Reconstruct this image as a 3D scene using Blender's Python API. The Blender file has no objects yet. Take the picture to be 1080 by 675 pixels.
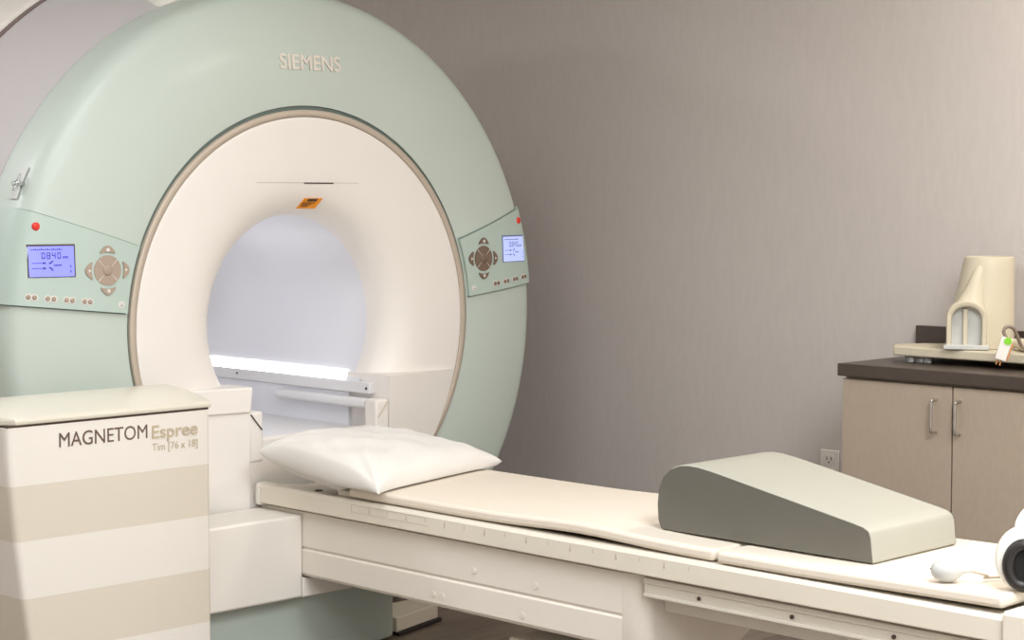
import bpy, bmesh, math, random
from mathutils import Vector, Matrix
random.seed(4)
PI = math.pi
S = bpy.context.scene
COL = S.collection

# ------------------------------------------------------------------ helpers
def srgb(r, g, b):
    f = lambda c: (c/255/12.92) if c/255 <= .04045 else ((c/255+.055)/1.055)**2.4
    return (f(r), f(g), f(b), 1)

def mat(name, rgb, rough=.5, metal=0., spec=.5, noise=0., nscale=8., bump=0., bscale=60., coat=0., stretch=(1,1,1), emit=None, estr=0., trans=0., sheen=0.):
    m = bpy.data.materials.new(name); m.use_nodes = True
    nt = m.node_tree; b = nt.nodes['Principled BSDF']
    b.inputs['Base Color'].default_value = srgb(*rgb)
    b.inputs['Roughness'].default_value = rough
    b.inputs['Metallic'].default_value = metal
    b.inputs['Specular IOR Level'].default_value = spec
    b.inputs['Coat Weight'].default_value = coat
    b.inputs['Coat Roughness'].default_value = .15
    b.inputs['Transmission Weight'].default_value = trans
    b.inputs['Sheen Weight'].default_value = sheen
    tc = nt.nodes.new('ShaderNodeTexCoord'); mp = nt.nodes.new('ShaderNodeMapping')
    mp.inputs['Scale'].default_value = stretch
    nt.links.new(tc.outputs['Object'], mp.inputs['Vector'])
    if noise:
        n = nt.nodes.new('ShaderNodeTexNoise'); n.inputs['Scale'].default_value = nscale; n.inputs['Detail'].default_value = 5
        nt.links.new(mp.outputs['Vector'], n.inputs['Vector'])
        r = nt.nodes.new('ShaderNodeValToRGB')
        c = srgb(*rgb)
        r.color_ramp.elements[0].position = .3; r.color_ramp.elements[1].position = .7
        r.color_ramp.elements[0].color = [x*(1-noise) for x in c[:3]]+[1]
        r.color_ramp.elements[1].color = [min(1, x*(1+noise)) for x in c[:3]]+[1]
        nt.links.new(n.outputs['Fac'], r.inputs['Fac']); nt.links.new(r.outputs['Color'], b.inputs['Base Color'])
    if bump:
        n2 = nt.nodes.new('ShaderNodeTexNoise'); n2.inputs['Scale'].default_value = bscale; n2.inputs['Detail'].default_value = 4
        nt.links.new(mp.outputs['Vector'], n2.inputs['Vector'])
        bp = nt.nodes.new('ShaderNodeBump'); bp.inputs['Strength'].default_value = bump; bp.inputs['Distance'].default_value = .004
        nt.links.new(n2.outputs['Fac'], bp.inputs['Height']); nt.links.new(bp.outputs['Normal'], b.inputs['Normal'])
    if emit:
        b.inputs['Emission Color'].default_value = srgb(*emit); b.inputs['Emission Strength'].default_value = estr
    return m

M = {}
M['green'] = mat('sage_green_plastic', (190,200,191), .45, noise=.01, nscale=3, coat=.08)
M['panel'] = mat('pale_sage_panel', (180,196,187), .45)
M['ivory'] = mat('ivory_cover', (233,227,220), .42, noise=.01, nscale=4)
M['white'] = mat('white_cover', (232,226,217), .45, noise=.01, nscale=4)
M['body'] = mat('pale_grey_shell', (190,185,185), .45, noise=.012, nscale=3)
M['bezel'] = mat('champagne_trim', (190,176,160), .45, metal=.15)
M['trimdark'] = mat('taupe_band', (120,104,100), .5)
M['liner'] = mat('bore_liner', (226,226,230), .36, noise=.01, nscale=5)
M['guide'] = mat('bore_guide', (222,220,220), .45)
M['seam'] = mat('dark_seam', (78,62,52), .7)
M['gasket'] = mat('green_gasket', (96,110,104), .6)
M['beige'] = mat('beige_paint', (217,208,192), .5)
M['lid'] = mat('greige_gloss_lid', (214,208,192), .3, coat=.4)
M['bed'] = mat('bed_white', (232,225,214), .45, noise=.01, nscale=6)
M['rail'] = mat('rail_white', (226,218,203), .4, noise=.012, nscale=5)
M['groove'] = mat('pale_taupe_line', (196,184,168), .6)  # even taupe for joint, seam and ruler lines
M['alu'] = mat('brushed_rail', (226,219,206), .4, metal=.0, noise=.03, nscale=20, stretch=(40,1,40))
M['pad'] = mat('cream_vinyl', (230,219,203), .55, bump=.08, bscale=300, noise=.01)
M['cotton'] = mat('white_cotton', (228,224,218), .85, bump=.12, bscale=500, sheen=.3)
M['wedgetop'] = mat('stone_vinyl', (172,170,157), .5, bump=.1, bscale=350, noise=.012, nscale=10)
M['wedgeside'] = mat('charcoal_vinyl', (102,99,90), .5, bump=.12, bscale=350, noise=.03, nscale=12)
M['lam'] = mat('greige_laminate', (176,160,142), .5, noise=.03, nscale=90, stretch=(1,1,.3))
M['edge'] = mat('laminate_edge', (150,134,116), .6)
M['counter'] = mat('dark_brown_laminate', (70,59,52), .38, noise=.06, nscale=60)
M['steel'] = mat('brushed_steel', (190,185,178), .3, metal=.9)
M['coil'] = mat('cream_coil_plastic', (203,193,170), .42)
M['coilgrey'] = mat('light_grey_plastic', (196,196,192), .45)
M['black'] = mat('black_foam', (34,30,28), .42)
M['blackhole'] = mat('black_speaker_mesh', (12,10,9), .8)
M['red'] = mat('red_button', (222,52,40), .35)
M['btn'] = mat('taupe_button', (168,150,134), .45)
M['btndark'] = mat('brown_button', (118,98,82), .45)
M['btnring'] = mat('pale_button_rim', (218,214,208), .35)
M['lcd'] = mat('lcd_blue', (120,125,235), .25, emit=(136,140,245), estr=.62)
M['lcdr'] = mat('lcd_pale_blue', (165,178,230), .25, emit=(176,188,238), estr=.62)
M['ink'] = mat('lcd_ink', (62,52,140), .5)
M['inkr'] = mat('lcd_ink_grey', (110,120,165), .5)
M['textbrown'] = mat('brown_lettering', (104,82,72), .6)
M['textgold'] = mat('khaki_lettering', (192,176,150), .6)
M['textlight'] = mat('raised_lettering', (222,214,202), .4)
M['orange'] = mat('orange_label', (240,152,20), .5)
M['strip'] = mat('bore_light', (255,255,255), .3, emit=(250,250,255), estr=7)
M['outlet'] = mat('outlet_white', (222,216,210), .4)
M['wallgrey'] = mat('grey_wall_vinyl', (200,192,187), .62, noise=.025, nscale=60, bump=.12, bscale=260, stretch=(1,1,.25))
M['wallwhite'] = mat('white_wall_paint', (236,232,226), .8, bump=.05, bscale=200)
M['ceil'] = mat('ceiling_paint', (236,233,228), .85)
M['clear'] = mat('clear_plastic', (225,228,228), .12, trans=.75)
M['lime'] = mat('lime_sticker', (130,205,40), .5)
M['copper'] = mat('orange_plastic', (206,140,88), .5)
M['cable'] = mat('taupe_cable', (140,124,110), .5)
M['rubber'] = mat('black_rubber', (40,36,34), .6)

def floor_mat():
    m = bpy.data.materials.new('brown_plank_floor'); m.use_nodes = True
    nt = m.node_tree; b = nt.nodes['Principled BSDF']; b.inputs['Roughness'].default_value = .4
    tc = nt.nodes.new('ShaderNodeTexCoord')
    br = nt.nodes.new('ShaderNodeTexBrick'); br.inputs['Scale'].default_value = 1
    br.inputs['Brick Width'].default_value = 1.2; br.inputs['Row Height'].default_value = .15
    br.inputs['Mortar Size'].default_value = .0025
    br.inputs['Color1'].default_value = srgb(132,118,104); br.inputs['Color2'].default_value = srgb(118,104,92)
    br.inputs['Mortar'].default_value = srgb(70,60,52)
    nt.links.new(tc.outputs['Object'], br.inputs['Vector'])
    mp = nt.nodes.new('ShaderNodeMapping'); mp.inputs['Scale'].default_value = (2, 30, 1)
    nt.links.new(tc.outputs['Object'], mp.inputs['Vector'])
    n = nt.nodes.new('ShaderNodeTexNoise'); n.inputs['Scale'].default_value = 2; n.inputs['Detail'].default_value = 8
    nt.links.new(mp.outputs['Vector'], n.inputs['Vector'])
    mx = nt.nodes.new('ShaderNodeMix'); mx.data_type = 'RGBA'; mx.blend_type = 'MULTIPLY'; mx.inputs['Factor'].default_value = .6
    r = nt.nodes.new('ShaderNodeValToRGB'); r.color_ramp.elements[0].color = (.55,.5,.47,1); r.color_ramp.elements[1].color = (1.2,1.2,1.2,1)
    r.color_ramp.elements[0].position = .35; r.color_ramp.elements[1].position = .65
    nt.links.new(n.outputs['Fac'], r.inputs['Fac'])
    nt.links.new(br.outputs['Color'], mx.inputs[6]); nt.links.new(r.outputs['Color'], mx.inputs[7])
    nt.links.new(mx.outputs[2], b.inputs['Base Color'])
    return m
M['floor'] = floor_mat()

def obj(name, bm, material, parent=None, smooth=35, bevel=0, subsurf=0):
    me = bpy.data.meshes.new(name)
    bmesh.ops.recalc_face_normals(bm, faces=bm.faces[:])
    bm.to_mesh(me); bm.free()
    mats = material if isinstance(material, (list, tuple)) else [material]
    for k in mats: me.materials.append(M[k])
    if smooth:
        me.shade_smooth(); me.set_sharp_from_angle(angle=math.radians(smooth))
    o = bpy.data.objects.new(name, me); COL.objects.link(o)
    if parent:
        o.parent = parent
        o.matrix_parent_inverse = parent_world(parent).inverted()
    if bevel:
        b = o.modifiers.new('Bevel', 'BEVEL'); b.width = bevel; b.segments = 3; b.limit_method = 'ANGLE'; b.angle_limit = math.radians(40)
        b.harden_normals = False
    if subsurf:
        s = o.modifiers.new('Subsurf', 'SUBSURF'); s.levels = subsurf; s.render_levels = subsurf
    return o

def parent_world(p):
    m = p.matrix_basis.copy()
    if p.parent: m = parent_world(p.parent) @ p.matrix_parent_inverse @ m
    return m

def thing(name, label, cat, loc=(0,0,0), rotz=0, group=None):
    o = bpy.data.objects.new(name, None); COL.objects.link(o)
    o.location = loc; o.rotation_euler = (0,0,rotz); o.empty_display_size = .1
    o['label'] = label; o['category'] = cat
    if group: o['group'] = group
    return o

def tag(o, label, cat, group=None):
    o['label'] = label; o['category'] = cat
    if group: o['group'] = group
    return o

def struct(name, bm, m):
    o = obj(name, bm, m); o['kind'] = 'structure'; return o

def box(bm, a, b, mi=0):
    a, b = Vector(a), Vector(b)
    r = bmesh.ops.create_cube(bm, size=1)
    c = (a+b)/2; d = b-a
    for v in r['verts']:
        v.co = Vector((v.co.x*d.x+c.x, v.co.y*d.y+c.y, v.co.z*d.z+c.z))
    for f in {f for v in r['verts'] for f in v.link_faces}: f.material_index = mi
    return r['verts']

def bx(a, b):
    bm = bmesh.new(); box(bm, a, b); return bm

def prism(bm, poly, axis, lo, hi, mi=0):
    """poly: 2D points. axis 'x': (y,z); 'y': (x,z); 'z': (x,y)"""
    def P(p, t):
        return {'x': (t, p[0], p[1]), 'y': (p[0], t, p[1]), 'z': (p[0], p[1], t)}[axis]
    A = [bm.verts.new(P(p, lo)) for p in poly]; B = [bm.verts.new(P(p, hi)) for p in poly]
    n = len(poly)
    fs = [bm.faces.new(A), bm.faces.new(B[::-1])]
    for i in range(n):
        fs.append(bm.faces.new((A[i], B[i], B[(i+1) % n], A[(i+1) % n])))
    for f in fs: f.material_index = mi
    return fs

def cyl(bm, c, r, h, axis='z', seg=32, r2=None, mi=0):
    m = {'z': Matrix(), 'y': Matrix.Rotation(PI/2, 4, 'X'), 'x': Matrix.Rotation(PI/2, 4, 'Y')}[axis]
    res = bmesh.ops.create_cone(bm, cap_ends=True, segments=seg, radius1=r, radius2=r if r2 is None else r2, depth=h,
                          matrix=Matrix.Translation(c) @ m)
    for f in {f for v in res['verts'] for f in v.link_faces}: f.material_index = mi
    return res['verts']

def tube(bm, pts, r, seg=12, closed=False):
    pts = [Vector(p) for p in pts]; rings = []
    n = len(pts)
    for i, p in enumerate(pts):
        a = pts[(i-1) % n] if (closed or i > 0) else p
        b = pts[(i+1) % n] if (closed or i < n-1) else p
        t = (b-a).normalized()
        up = Vector((0,0,1)) if abs(t.z) < .95 else Vector((1,0,0))
        s = t.cross(up).normalized(); u = s.cross(t)
        rr = r[i] if isinstance(r, (list, tuple)) else r
        rings.append([bm.verts.new(p + rr*(math.cos(2*PI*k/seg)*s + math.sin(2*PI*k/seg)*u)) for k in range(seg)])
    for i in range(n if closed else n-1):
        A, B = rings[i], rings[(i+1) % n]
        for k in range(seg): bm.faces.new((A[k], A[(k+1) % seg], B[(k+1) % seg], B[k]))
    if not closed:
        bm.faces.new(rings[0]); bm.faces.new(rings[-1][::-1])

def spline(pts, n=8):
    """Catmull-Rom through points"""
    P = [Vector(p) for p in pts]; P = [2*P[0]-P[1]] + P + [2*P[-1]-P[-2]]
    out = []
    for i in range(1, len(P)-2):
        for k in range(n):
            t = k/n
            out.append(.5*((2*P[i]) + (P[i+1]-P[i-1])*t + (2*P[i-1]-5*P[i]+4*P[i+1]-P[i+2])*t*t + (3*P[i]-P[i-1]-3*P[i+1]+P[i+2])*t**3))
    out.append(P[-2]); return out

def revolve(bm, prof, zc, a0=0, a1=2*PI, seg=160, closed_prof=False, mi=0):
    full = abs(a1-a0-2*PI) < 1e-6
    n = seg if full else seg+1
    R = []
    for i in range(n):
        a = a0+(a1-a0)*i/seg
        R.append([bm.verts.new((r*math.cos(a), y, zc+r*math.sin(a))) for r, y in prof])
    m = len(prof)
    for i in range(seg if full else seg):
        A, B = R[i], R[(i+1) % n]
        for k in range(m if closed_prof else m-1):
            f = bm.faces.new((A[k], A[(k+1) % m], B[(k+1) % m], B[k])); f.material_index = mi
    return R

_text_cache = {}
def text_mesh(name, body, material, parent, x0, x1, zb, cap, y, off=0.0, extr=.0008, dispf=None, spacing=1.0, bold=0.0):
    cu = bpy.data.curves.new(name, 'FONT'); cu.body = body; cu.extrude = extr; cu.offset = off; cu.resolution_u = 4
    cu.space_character = spacing
    tmp = bpy.data.objects.new('tmp_text', cu); COL.objects.link(tmp)
    bpy.context.view_layer.update()
    dg = bpy.context.evaluated_depsgraph_get()
    me = bpy.data.meshes.new_from_object(tmp.evaluated_get(dg))
    COL.objects.unlink(tmp); bpy.data.objects.remove(tmp)
    xs = [v.co.x for v in me.vertices]; lo, hi = min(xs), max(xs)
    k = (x1-x0)/(hi-lo); kz = cap/.7 if cap else k
    # real cap height of the built-in font at size 1 is about 0.7
    for v in me.vertices:
        X, Y, Z = v.co
        wx = x0+(X-lo)*k; wz = zb+Y*kz
        yy = y-Z if dispf is None else dispf(wx, wz)-Z+y
        v.co = (wx, yy, wz)
    if bold:
        bm = bmesh.new(); bm.from_mesh(me)
        g = bm.verts[:]+bm.edges[:]+bm.faces[:]
        for d in ((-bold, 0), (bold*2, 0), (-bold, bold), (0, -2*bold)):
            r = bmesh.ops.duplicate(bm, geom=g)
            g = [e for e in r['geom']]
            for v in g:
                if isinstance(v, bmesh.types.BMVert): v.co.x += d[0]; v.co.z += d[1]; v.co.y -= .00012
        bm.to_mesh(me); bm.free()
    me.materials.clear(); me.materials.append(M[material]); me.name = name
    o = bpy.data.objects.new(name, me); COL.objects.link(o)
    if parent:
        o.parent = parent; o.matrix_parent_inverse = parent_world(parent).inverted()
    return o

def lerp(tab, r):
    if r <= tab[0][0]: return tab[0][1]
    for (a, ya), (b, yb) in zip(tab, tab[1:]):
        if r <= b: return ya+(yb-ya)*(r-a)/(b-a)
    return tab[-1][1]

# ------------------------------------------------------------------ the room
XR, XL, YB, YF, HC = 1.56, -4.7, 3.2, -6.2, 2.75
bm = bx((XL-.1, YF-.1, -.1), (XR+.1, YB+.1, 0)); struct('floor', bm, 'floor')
bm = bx((XR, YF-.1, 0), (XR+.12, YB+.1, HC)); struct('wall_right', bm, 'wallgrey')
bm = bx((XL-.1, YB, 0), (XR, YB+.12, HC)); struct('wall_back', bm, 'wallwhite')
bm = bx((XL-.12, YF-.1, 0), (XL, YB, HC)); struct('wall_left', bm, 'wallwhite')
bm = bx((XL, YF-.12, 0), (XR, YF, HC)); struct('wall_front', bm, 'wallwhite')
bm = bx((XL-.12, YF-.12, HC), (XR+.12, YB+.12, HC+.1)); struct('ceiling', bm, 'ceil')
bm = bx((XR-.012, -1.25, 0), (XR, YB, .1)); struct('baseboard_right', bm, 'counter')

# ------------------------------------------------------------------ the scanner
ZC = 1.018; ZO = 1.024
mri = thing('mri_scanner', 'huge sage green and ivory ring-shaped MRI scanner with round bore', 'mri scanner', (0, .6, 0))
COVER = [(.685,.02),(.687,.004),(.692,0),(.76,-.001),(.82,.003),(.88,.010),(.94,.021),(.98,.030),(1.01,.038),(1.031,.048),(1.046,.065),(1.055,.09),(1.060,.13),(1.064,.18),(1.065,.22),(1.060,.232)]
def ycov(x, z):
    r = math.hypot(x, z-ZO); return lerp(COVER[2:], min(r, 1.06))
# refine profile smoothly
def smoothprof(tab, n=4):
    s = spline([(a, b, 0) for a, b in tab], n); return [(p.x, p.y) for p in s]
bm = bmesh.new()
R = revolve(bm, smoothprof(COVER, 3), ZO, seg=220)
for v in bm.verts:
    if v.co.z < .004: v.co.z = .004
obj('front_cover', bm, 'green', mri, smooth=60)

bm = bmesh.new()  # main body shell
BODY = [(1.055,.232),(1.063,.236),(1.09,.275),(1.125,.33),(1.165,.40),(1.192,.455),(1.198,.475),(1.192,.482)]
revolve(bm, smoothprof(BODY, 3), ZO, seg=200)
for v in bm.verts:
    if v.co.z < .004: v.co.z = .004
obj('body_shell', bm, 'body', mri, smooth=60)
bm = bmesh.new()
revolve(bm, [(1.17,.480),(1.201,.482),(1.203,.502),(1.17,.505)], ZO, seg=200)
for v in bm.verts:
    if v.co.z < .004: v.co.z = .004
obj('trim_band', bm, 'trimdark', mri, smooth=30)
bm = bmesh.new()
revolve(bm, smoothprof([(1.17,.506),(1.204,.508),(1.218,.54),(1.225,.65),(1.222,.95),(1.21,1.15),(1.12,1.27),(1.0,1.32),(.6,1.34),(.36,1.33)], 3), ZO, seg=160)
for v in bm.verts:
    if v.co.z < .004: v.co.z = .004
obj('rear_cover', bm, 'ivory', mri, smooth=60)
# bezel ring between green cover and bore cover
bm = bmesh.new()
revolve(bm, [(.6575,.03),(.6575,-.004),(.659,-.006),(.677,-.006),(.6785,-.004),(.6785,.03)], ZC, seg=200)
obj('bezel_ring', bm, 'bezel', mri, smooth=60)
bm = bmesh.new()
revolve(bm, [(.678,.006),(.69,.006)], ZC, seg=160)
obj('gasket', bm, 'gasket', mri)

# bore cover: flared ivory disc above the table slot
DISC = [(.345,.13),(.347,.10),(.352,.075),(.362,.055),(.378,.036),(.398,.020),(.425,.008),(.455,.001),(.49,-.003),(.54,-.005),(.60,-.005),(.648,-.004),(.656,.0),(.657,.02)]
DSM = smoothprof(DISC, 3)
def ydisc(x, z):
    return lerp(DSM[4:], math.hypot(x, z-ZC))
ZS = .822
bm = bmesh.new()
revolve(bm, DSM, ZC, seg=240)
bmesh.ops.bisect_plane(bm, geom=bm.verts[:]+bm.edges[:]+bm.faces[:], plane_co=(0,0,ZS), plane_no=(0,0,-1), clear_outer=True)
obj('bore_cover', bm, 'ivory', mri, smooth=60)
# thin joint line across the bore cover, with a dark slot in its middle
def strip_on(f, x0, x1, z0, z1, off, th=.0015, n=24, slant=0):
    bm = bmesh.new(); rows = []
    for i in range(n+1):
        x = x0+(x1-x0)*i/n
        rows.append([bm.verts.new((x+slant*(z-z0), f(x+slant*(z-z0), z)-off+dy, z)) for z, dy in ((z0,th),(z0,0),(z1,0),(z1,th))])
    for A, B in zip(rows, rows[1:]):
        for k in range(3): bm.faces.new((A[k], A[k+1], B[k+1], B[k]))
    bm.faces.new(rows[0]); bm.faces.new(rows[-1][::-1])
    return bm
obj('joint_line', strip_on(ydisc, -.21, .20, 1.4645, 1.4665, .0008), 'groove', mri)
obj('vent_slot', strip_on(ydisc, -.02, .098, 1.4625, 1.4668, .0016), 'seam', mri)
lab = obj('warning_label', strip_on(ydisc, -.018, .053, 1.3835, 1.4165, .006, th=.006, slant=.35), 'orange', mri)
lab['label'] = 'small orange warning sticker'
obj('label_header', strip_on(ydisc, .006, .043, 1.4065, 1.4145, .0068, slant=.35), 'seam', lab)
bm = bmesh.new()
for k, (z, w) in enumerate(((1.400,.05),(1.395,.038),(1.390,.03))):
    b2 = strip_on(ydisc, -.010, -.010+w, z, z+.0018, .0068, n=6, slant=.35)
    me = bpy.data.meshes.new('t'); b2.to_mesh(me); b2.free(); bm.from_mesh(me)
obj('label_print', bm, 'seam', lab)

# lower front cover blocks either side of the table slot, slanting forward to the slot
def lower_block(s):
    bm = bmesh.new()
    yi = -.058
    def yat(x): return yi + (abs(x)-.285)/(.62-.285)*(.056)
    zt, zb = ZS+.012, .235
    pts = []
    # right side polygon in (x,z): inner edge down, circle edge outward
    ang = [math.asin((zt-ZC)/.655) - t*(math.asin((zt-ZC)/.655)+PI/2-.46) for t in [i/14 for i in range(15)]]
    outer = [(.655*math.cos(a), ZC+.655*math.sin(a)) for a in ang]
    outer = [p for p in outer if p[0] > .32]
    if s > 0: poly = [(.285, zt)] + outer + [(.285, outer[-1][1]-.02)]
    else: poly = [(.285, zt)] + [p for p in outer if p[1] > .64] + [(.60, .62), (.60, .235), (.2895, .235)]
    F = []; Bk = []
    for x, z in poly:
        F.append(bm.verts.new((x*s, min(yat(x), -.003) if x < .62 else -.003, z)))
        Bk.append(bm.verts.new((x*s, .16, z)))
    n = len(poly)
    bm.faces.new(F); bm.faces.new(Bk[::-1])
    for i in range(n): bm.faces.new((F[i], Bk[i], Bk[(i+1) % n], F[(i+1) % n]))
    bmesh.ops.triangulate(bm, faces=[f for f in bm.faces if len(f.verts) > 4])
    return bm
for s in (1, -1):
    b = obj('lower_cover', lower_block(s), 'ivory', mri, smooth=20, bevel=.006)
    # lower step at the slot
    bm = bmesh.new(); x0, x1 = sorted((.23*s, .2845*s))
    box(bm, (x0, -.052, .60), (x1, .01, .757))
    st = obj('slot_step', bm, 'ivory', mri, smooth=30, bevel=.008)
    bm = bmesh.new()
    tube(bm, [(.278*s, -.0535, .750), (.258*s, -.0545, .725), (.236*s, -.0535, .70)], .0022, 8)
    obj('seam_line', bm, 'seam' if s < 0 else 'groove', st)
bm = bmesh.new()     # protruding cap on the left block
ya = lambda x: -.066+(x-.285)/.335*.056
F = [bm.verts.new((-x, ya(x), z)) for x, z in ((.278,.837),(.60,.837),(.60,.757),(.286,.757))]
Bk = [bm.verts.new((-x, .06, z)) for x, z in ((.278,.837),(.60,.837),(.60,.757),(.286,.757))]
bm.faces.new(F); bm.faces.new(Bk[::-1])
for i in range(4): bm.faces.new((F[i], Bk[i], Bk[(i+1) % 4], F[(i+1) % 4]))
obj('block_cap', bm, 'ivory', mri, smooth=30, bevel=.006)
# lower centre panel under the slot
bm = bx((-.284, -.048, .235), (.28, .0, .672)); obj('lower_front_panel', bm, 'ivory', mri, bevel=.006)

# bore liner (upper arc only) and guides
bm = bmesh.new()
a0 = math.asin((.80-ZC)/.35)
revolve(bm, [(.3495,.09),(.3495,.3),(.3495,.6),(.3495,.9),(.3495,1.32),(.36,1.33)], ZC, a0=a0, a1=PI-a0, seg=120)
obj('bore_liner', bm, 'liner', mri, smooth=60)
bm = bmesh.new()
A = math.asin((.836-ZC)/.348)
R_ = [(.3465, a0+t*(A-a0)) for t in (0,.2,.4,.6,.8,1)]
for s in (1, -1):  # mirrored left strip is out of view, added to brighten the bore
    bm = bmesh.new(); rows = []
    for y in (.17, .20, .5, .8, 1.25):
        rows.append([bm.verts.new((r*math.cos(a)*s, y, ZC+r*math.sin(a))) for r, a in R_] )
    for P, Q in zip(rows, rows[1:]):
        for k in range(len(R_)-1): bm.faces.new((P[k], P[k+1], Q[k+1], Q[k]))
    o = obj('bore_light', bm, 'strip', mri, smooth=60); o['label'] = 'glowing white light strip'
for s in (1, -1):
    bm = bmesh.new()
    xs = sorted((.262*s, .292*s))
    box(bm, (xs[0], .02, .768), (xs[1], 1.3, .806))            # ledge lip
    obj('ledge', bm, 'guide', mri, bevel=.004)
    bm = bmesh.new(); xs = sorted((.272*s, .32*s))
    box(bm, (xs[0], .14, .60), (xs[1], 1.3, .767))
    obj('side_wall', bm, 'liner', mri, bevel=.003)
    bm = bmesh.new(); xs = sorted((.232*s, .2715*s))
    box(bm, (xs[0], .0105, .722), (xs[1], .50, .755))
    obj('guide_rail', bm, 'guide', mri, smooth=40, bevel=.012)
bm = bx((-.271, .002, .640), (.271, 1.3, .655)); obj('bore_floor', bm, 'guide', mri)
# little bolts on the ledge
bm = bmesh.new(); cyl(bm, (.262, .035, .786), .005, .004, 'x', 12); obj('bolt', bm, 'seam', mri)
bm = bmesh.new(); cyl(bm, (.262, .75, .79), .004, .004, 'x', 12); obj('bolt', bm, 'seam', mri)
# green plinth beneath the scanner front
bm = bmesh.new(); prism(bm, [(-.64,-.2),(.12,-.2),(.185,-.185),(.2,-.14),(.2,.0),(-.64,.0)], 'z', .002, .203)
obj('plinth', bm, 'green', mri, smooth=25, bevel=.01)
bm = bmesh.new(); prism(bm, [(.2,-.185),(.44,-.12),(.44,-.0),(.2,-.0)], 'z', .012, .06)
obj('plinth_foot', bm, 'beige', mri, bevel=.004)
bm = bmesh.new(); prism(bm, [(.203,-.195),(.45,-.128),(.45,.0),(.203,.0)], 'z', .001, .0115)
obj('rubber_strip', bm, 'rubber', mri)
# raised maker lettering
text_mesh('lettering', 'SIEMENS', 'textlight', mri, -.113, .130, 1.823, .047, 0, bold=.0012, extr=.004, dispf=ycov)
o = bpy.data.objects['lettering']; o['label'] = 'raised pale SIEMENS lettering'
# bracket on the shoulder of the shell (rounded white frame)
def rr(w, h, r, n=6):
    pts = []
    for cx, cy, a in ((w/2-r, h/2-r, 0), (-w/2+r, h/2-r, PI/2), (-w/2+r, -h/2+r, PI), (w/2-r, -h/2+r, 3*PI/2)):
        for k in range(n+1):
            t = a+PI/2*k/n; pts.append((cx+r*math.cos(t), cy+r*math.sin(t)))
    return pts
bm = bmesh.new()
O_ = rr(.17, .14, .03); I_ = rr(.125, .095, .015)
ang = PI/2+.312
def shell_pt(u, v, off):   # u along circumference, v along depth
    a = ang - u/1.09; y = .29 + v*.95
    r = 1.064 + (y-.236)*.60
    return ((r+off)*math.cos(a), y, ZO+(r+off)*math.sin(a))
vo = [[bm.verts.new(shell_pt(u, v, k)) for u, v in O_] for k in (0, .026)]
vi = [[bm.verts.new(shell_pt(u, v, k)) for u, v in I_] for k in (0, .026)]
n = len(O_)
for i in range(n):
    j = (i+1) % n
    bm.faces.new((vo[0][i], vo[0][j], vo[1][j], vo[1][i])); bm.faces.new((vi[0][j], vi[0][i], vi[1][i], vi[1][j]))
    bm.faces.new((vo[1][i], vo[1][j], vi[1][j], vi[1][i]))
obj('lifting_frame', bm, 'white', mri, smooth=40)

# -------- control panels
def panel(s):
    top = lambda x: 1.270+(abs(x)-.63)*.318 if abs(x) < 1.02 else 1.394+(abs(x)-1.02)*.1
    bot = lambda x: 1.078+(abs(x)-.675)*.105
    def solve(r, f):
        a = math.asin(min(.99, .2/r))
        for _ in range(30):
            a = math.asin(max(-.99, min(.99, (f(r*math.cos(a))-ZO)/r)))
        return a
    prof = [(r, y) for r, y in smoothprof(COVER[2:-1], 3)]
    prof = [(.6925, 0.)] + [(r, y) for r, y in prof if r >= .70]
    N = 16; off = .012
    bm = bmesh.new(); top_rows = []; base_rows = []
    for i, (r, y) in enumerate(prof):
        a, b = solve(r, bot), solve(r, top)
        # normal of the profile
        p0 = prof[max(0, i-1)]; p1 = prof[min(len(prof)-1, i+1)]
        tx, ty = p1[0]-p0[0], p1[1]-p0[1]; L = math.hypot(tx, ty); nr, ny = ty/L, -tx/L
        rt, yt = r+nr*off, y+ny*off
        T = []; B = []
        for k in range(N+1):
            t = a+(b-a)*k/N
            T.append(bm.verts.new((s*rt*math.cos(t), yt, ZO+rt*math.sin(t))))
            B.append(bm.verts.new((s*r*math.cos(t), y+.001, ZO+r*math.sin(t))))
        top_rows.append(T); base_rows.append(B)
    for A, B in zip(top_rows, top_rows[1:]):
        for k in range(N): bm.faces.new((A[k], A[k+1], B[k+1], B[k]))
    for k in (0, N):
        for i in range(len(prof)-1):
            bm.faces.new((top_rows[i][k], top_rows[i+1][k], base_rows[i+1][k], base_rows[i][k]))
    for i in (0, len(prof)-1):
        for k in range(N):
            bm.faces.new((top_rows[i][k], top_rows[i][k+1], base_rows[i][k+1], base_rows[i][k]))
    P = obj('control_panel', bm, 'panel', mri, smooth=40)
    bm = bmesh.new(); rows = []
    for i, (r, y) in enumerate(prof):
        a, b = solve(r, lambda x: bot(x)-.0035), solve(r, lambda x: top(x)+.0035)
        p0 = prof[max(0, i-1)]; p1 = prof[min(len(prof)-1, i+1)]
        tx, ty = p1[0]-p0[0], p1[1]-p0[1]; L = math.hypot(tx, ty); nr, ny = ty/L, -tx/L
        rows.append([bm.verts.new((s*(r+nr*.0012)*math.cos(a+(b-a)*k/N), y+ny*.0012, ZO+(r+nr*.0012)*math.sin(a+(b-a)*k/N))) for k in range(N+1)])
    for A, B in zip(rows, rows[1:]):
        for k in range(N): bm.faces.new((A[k], A[k+1], B[k+1], B[k]))
    obj('panel_seam', bm, 'gasket', P, smooth=60)
    return P
OFF = .0115
def ypan(x, z):
    return ycov(x, z)-OFF
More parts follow.
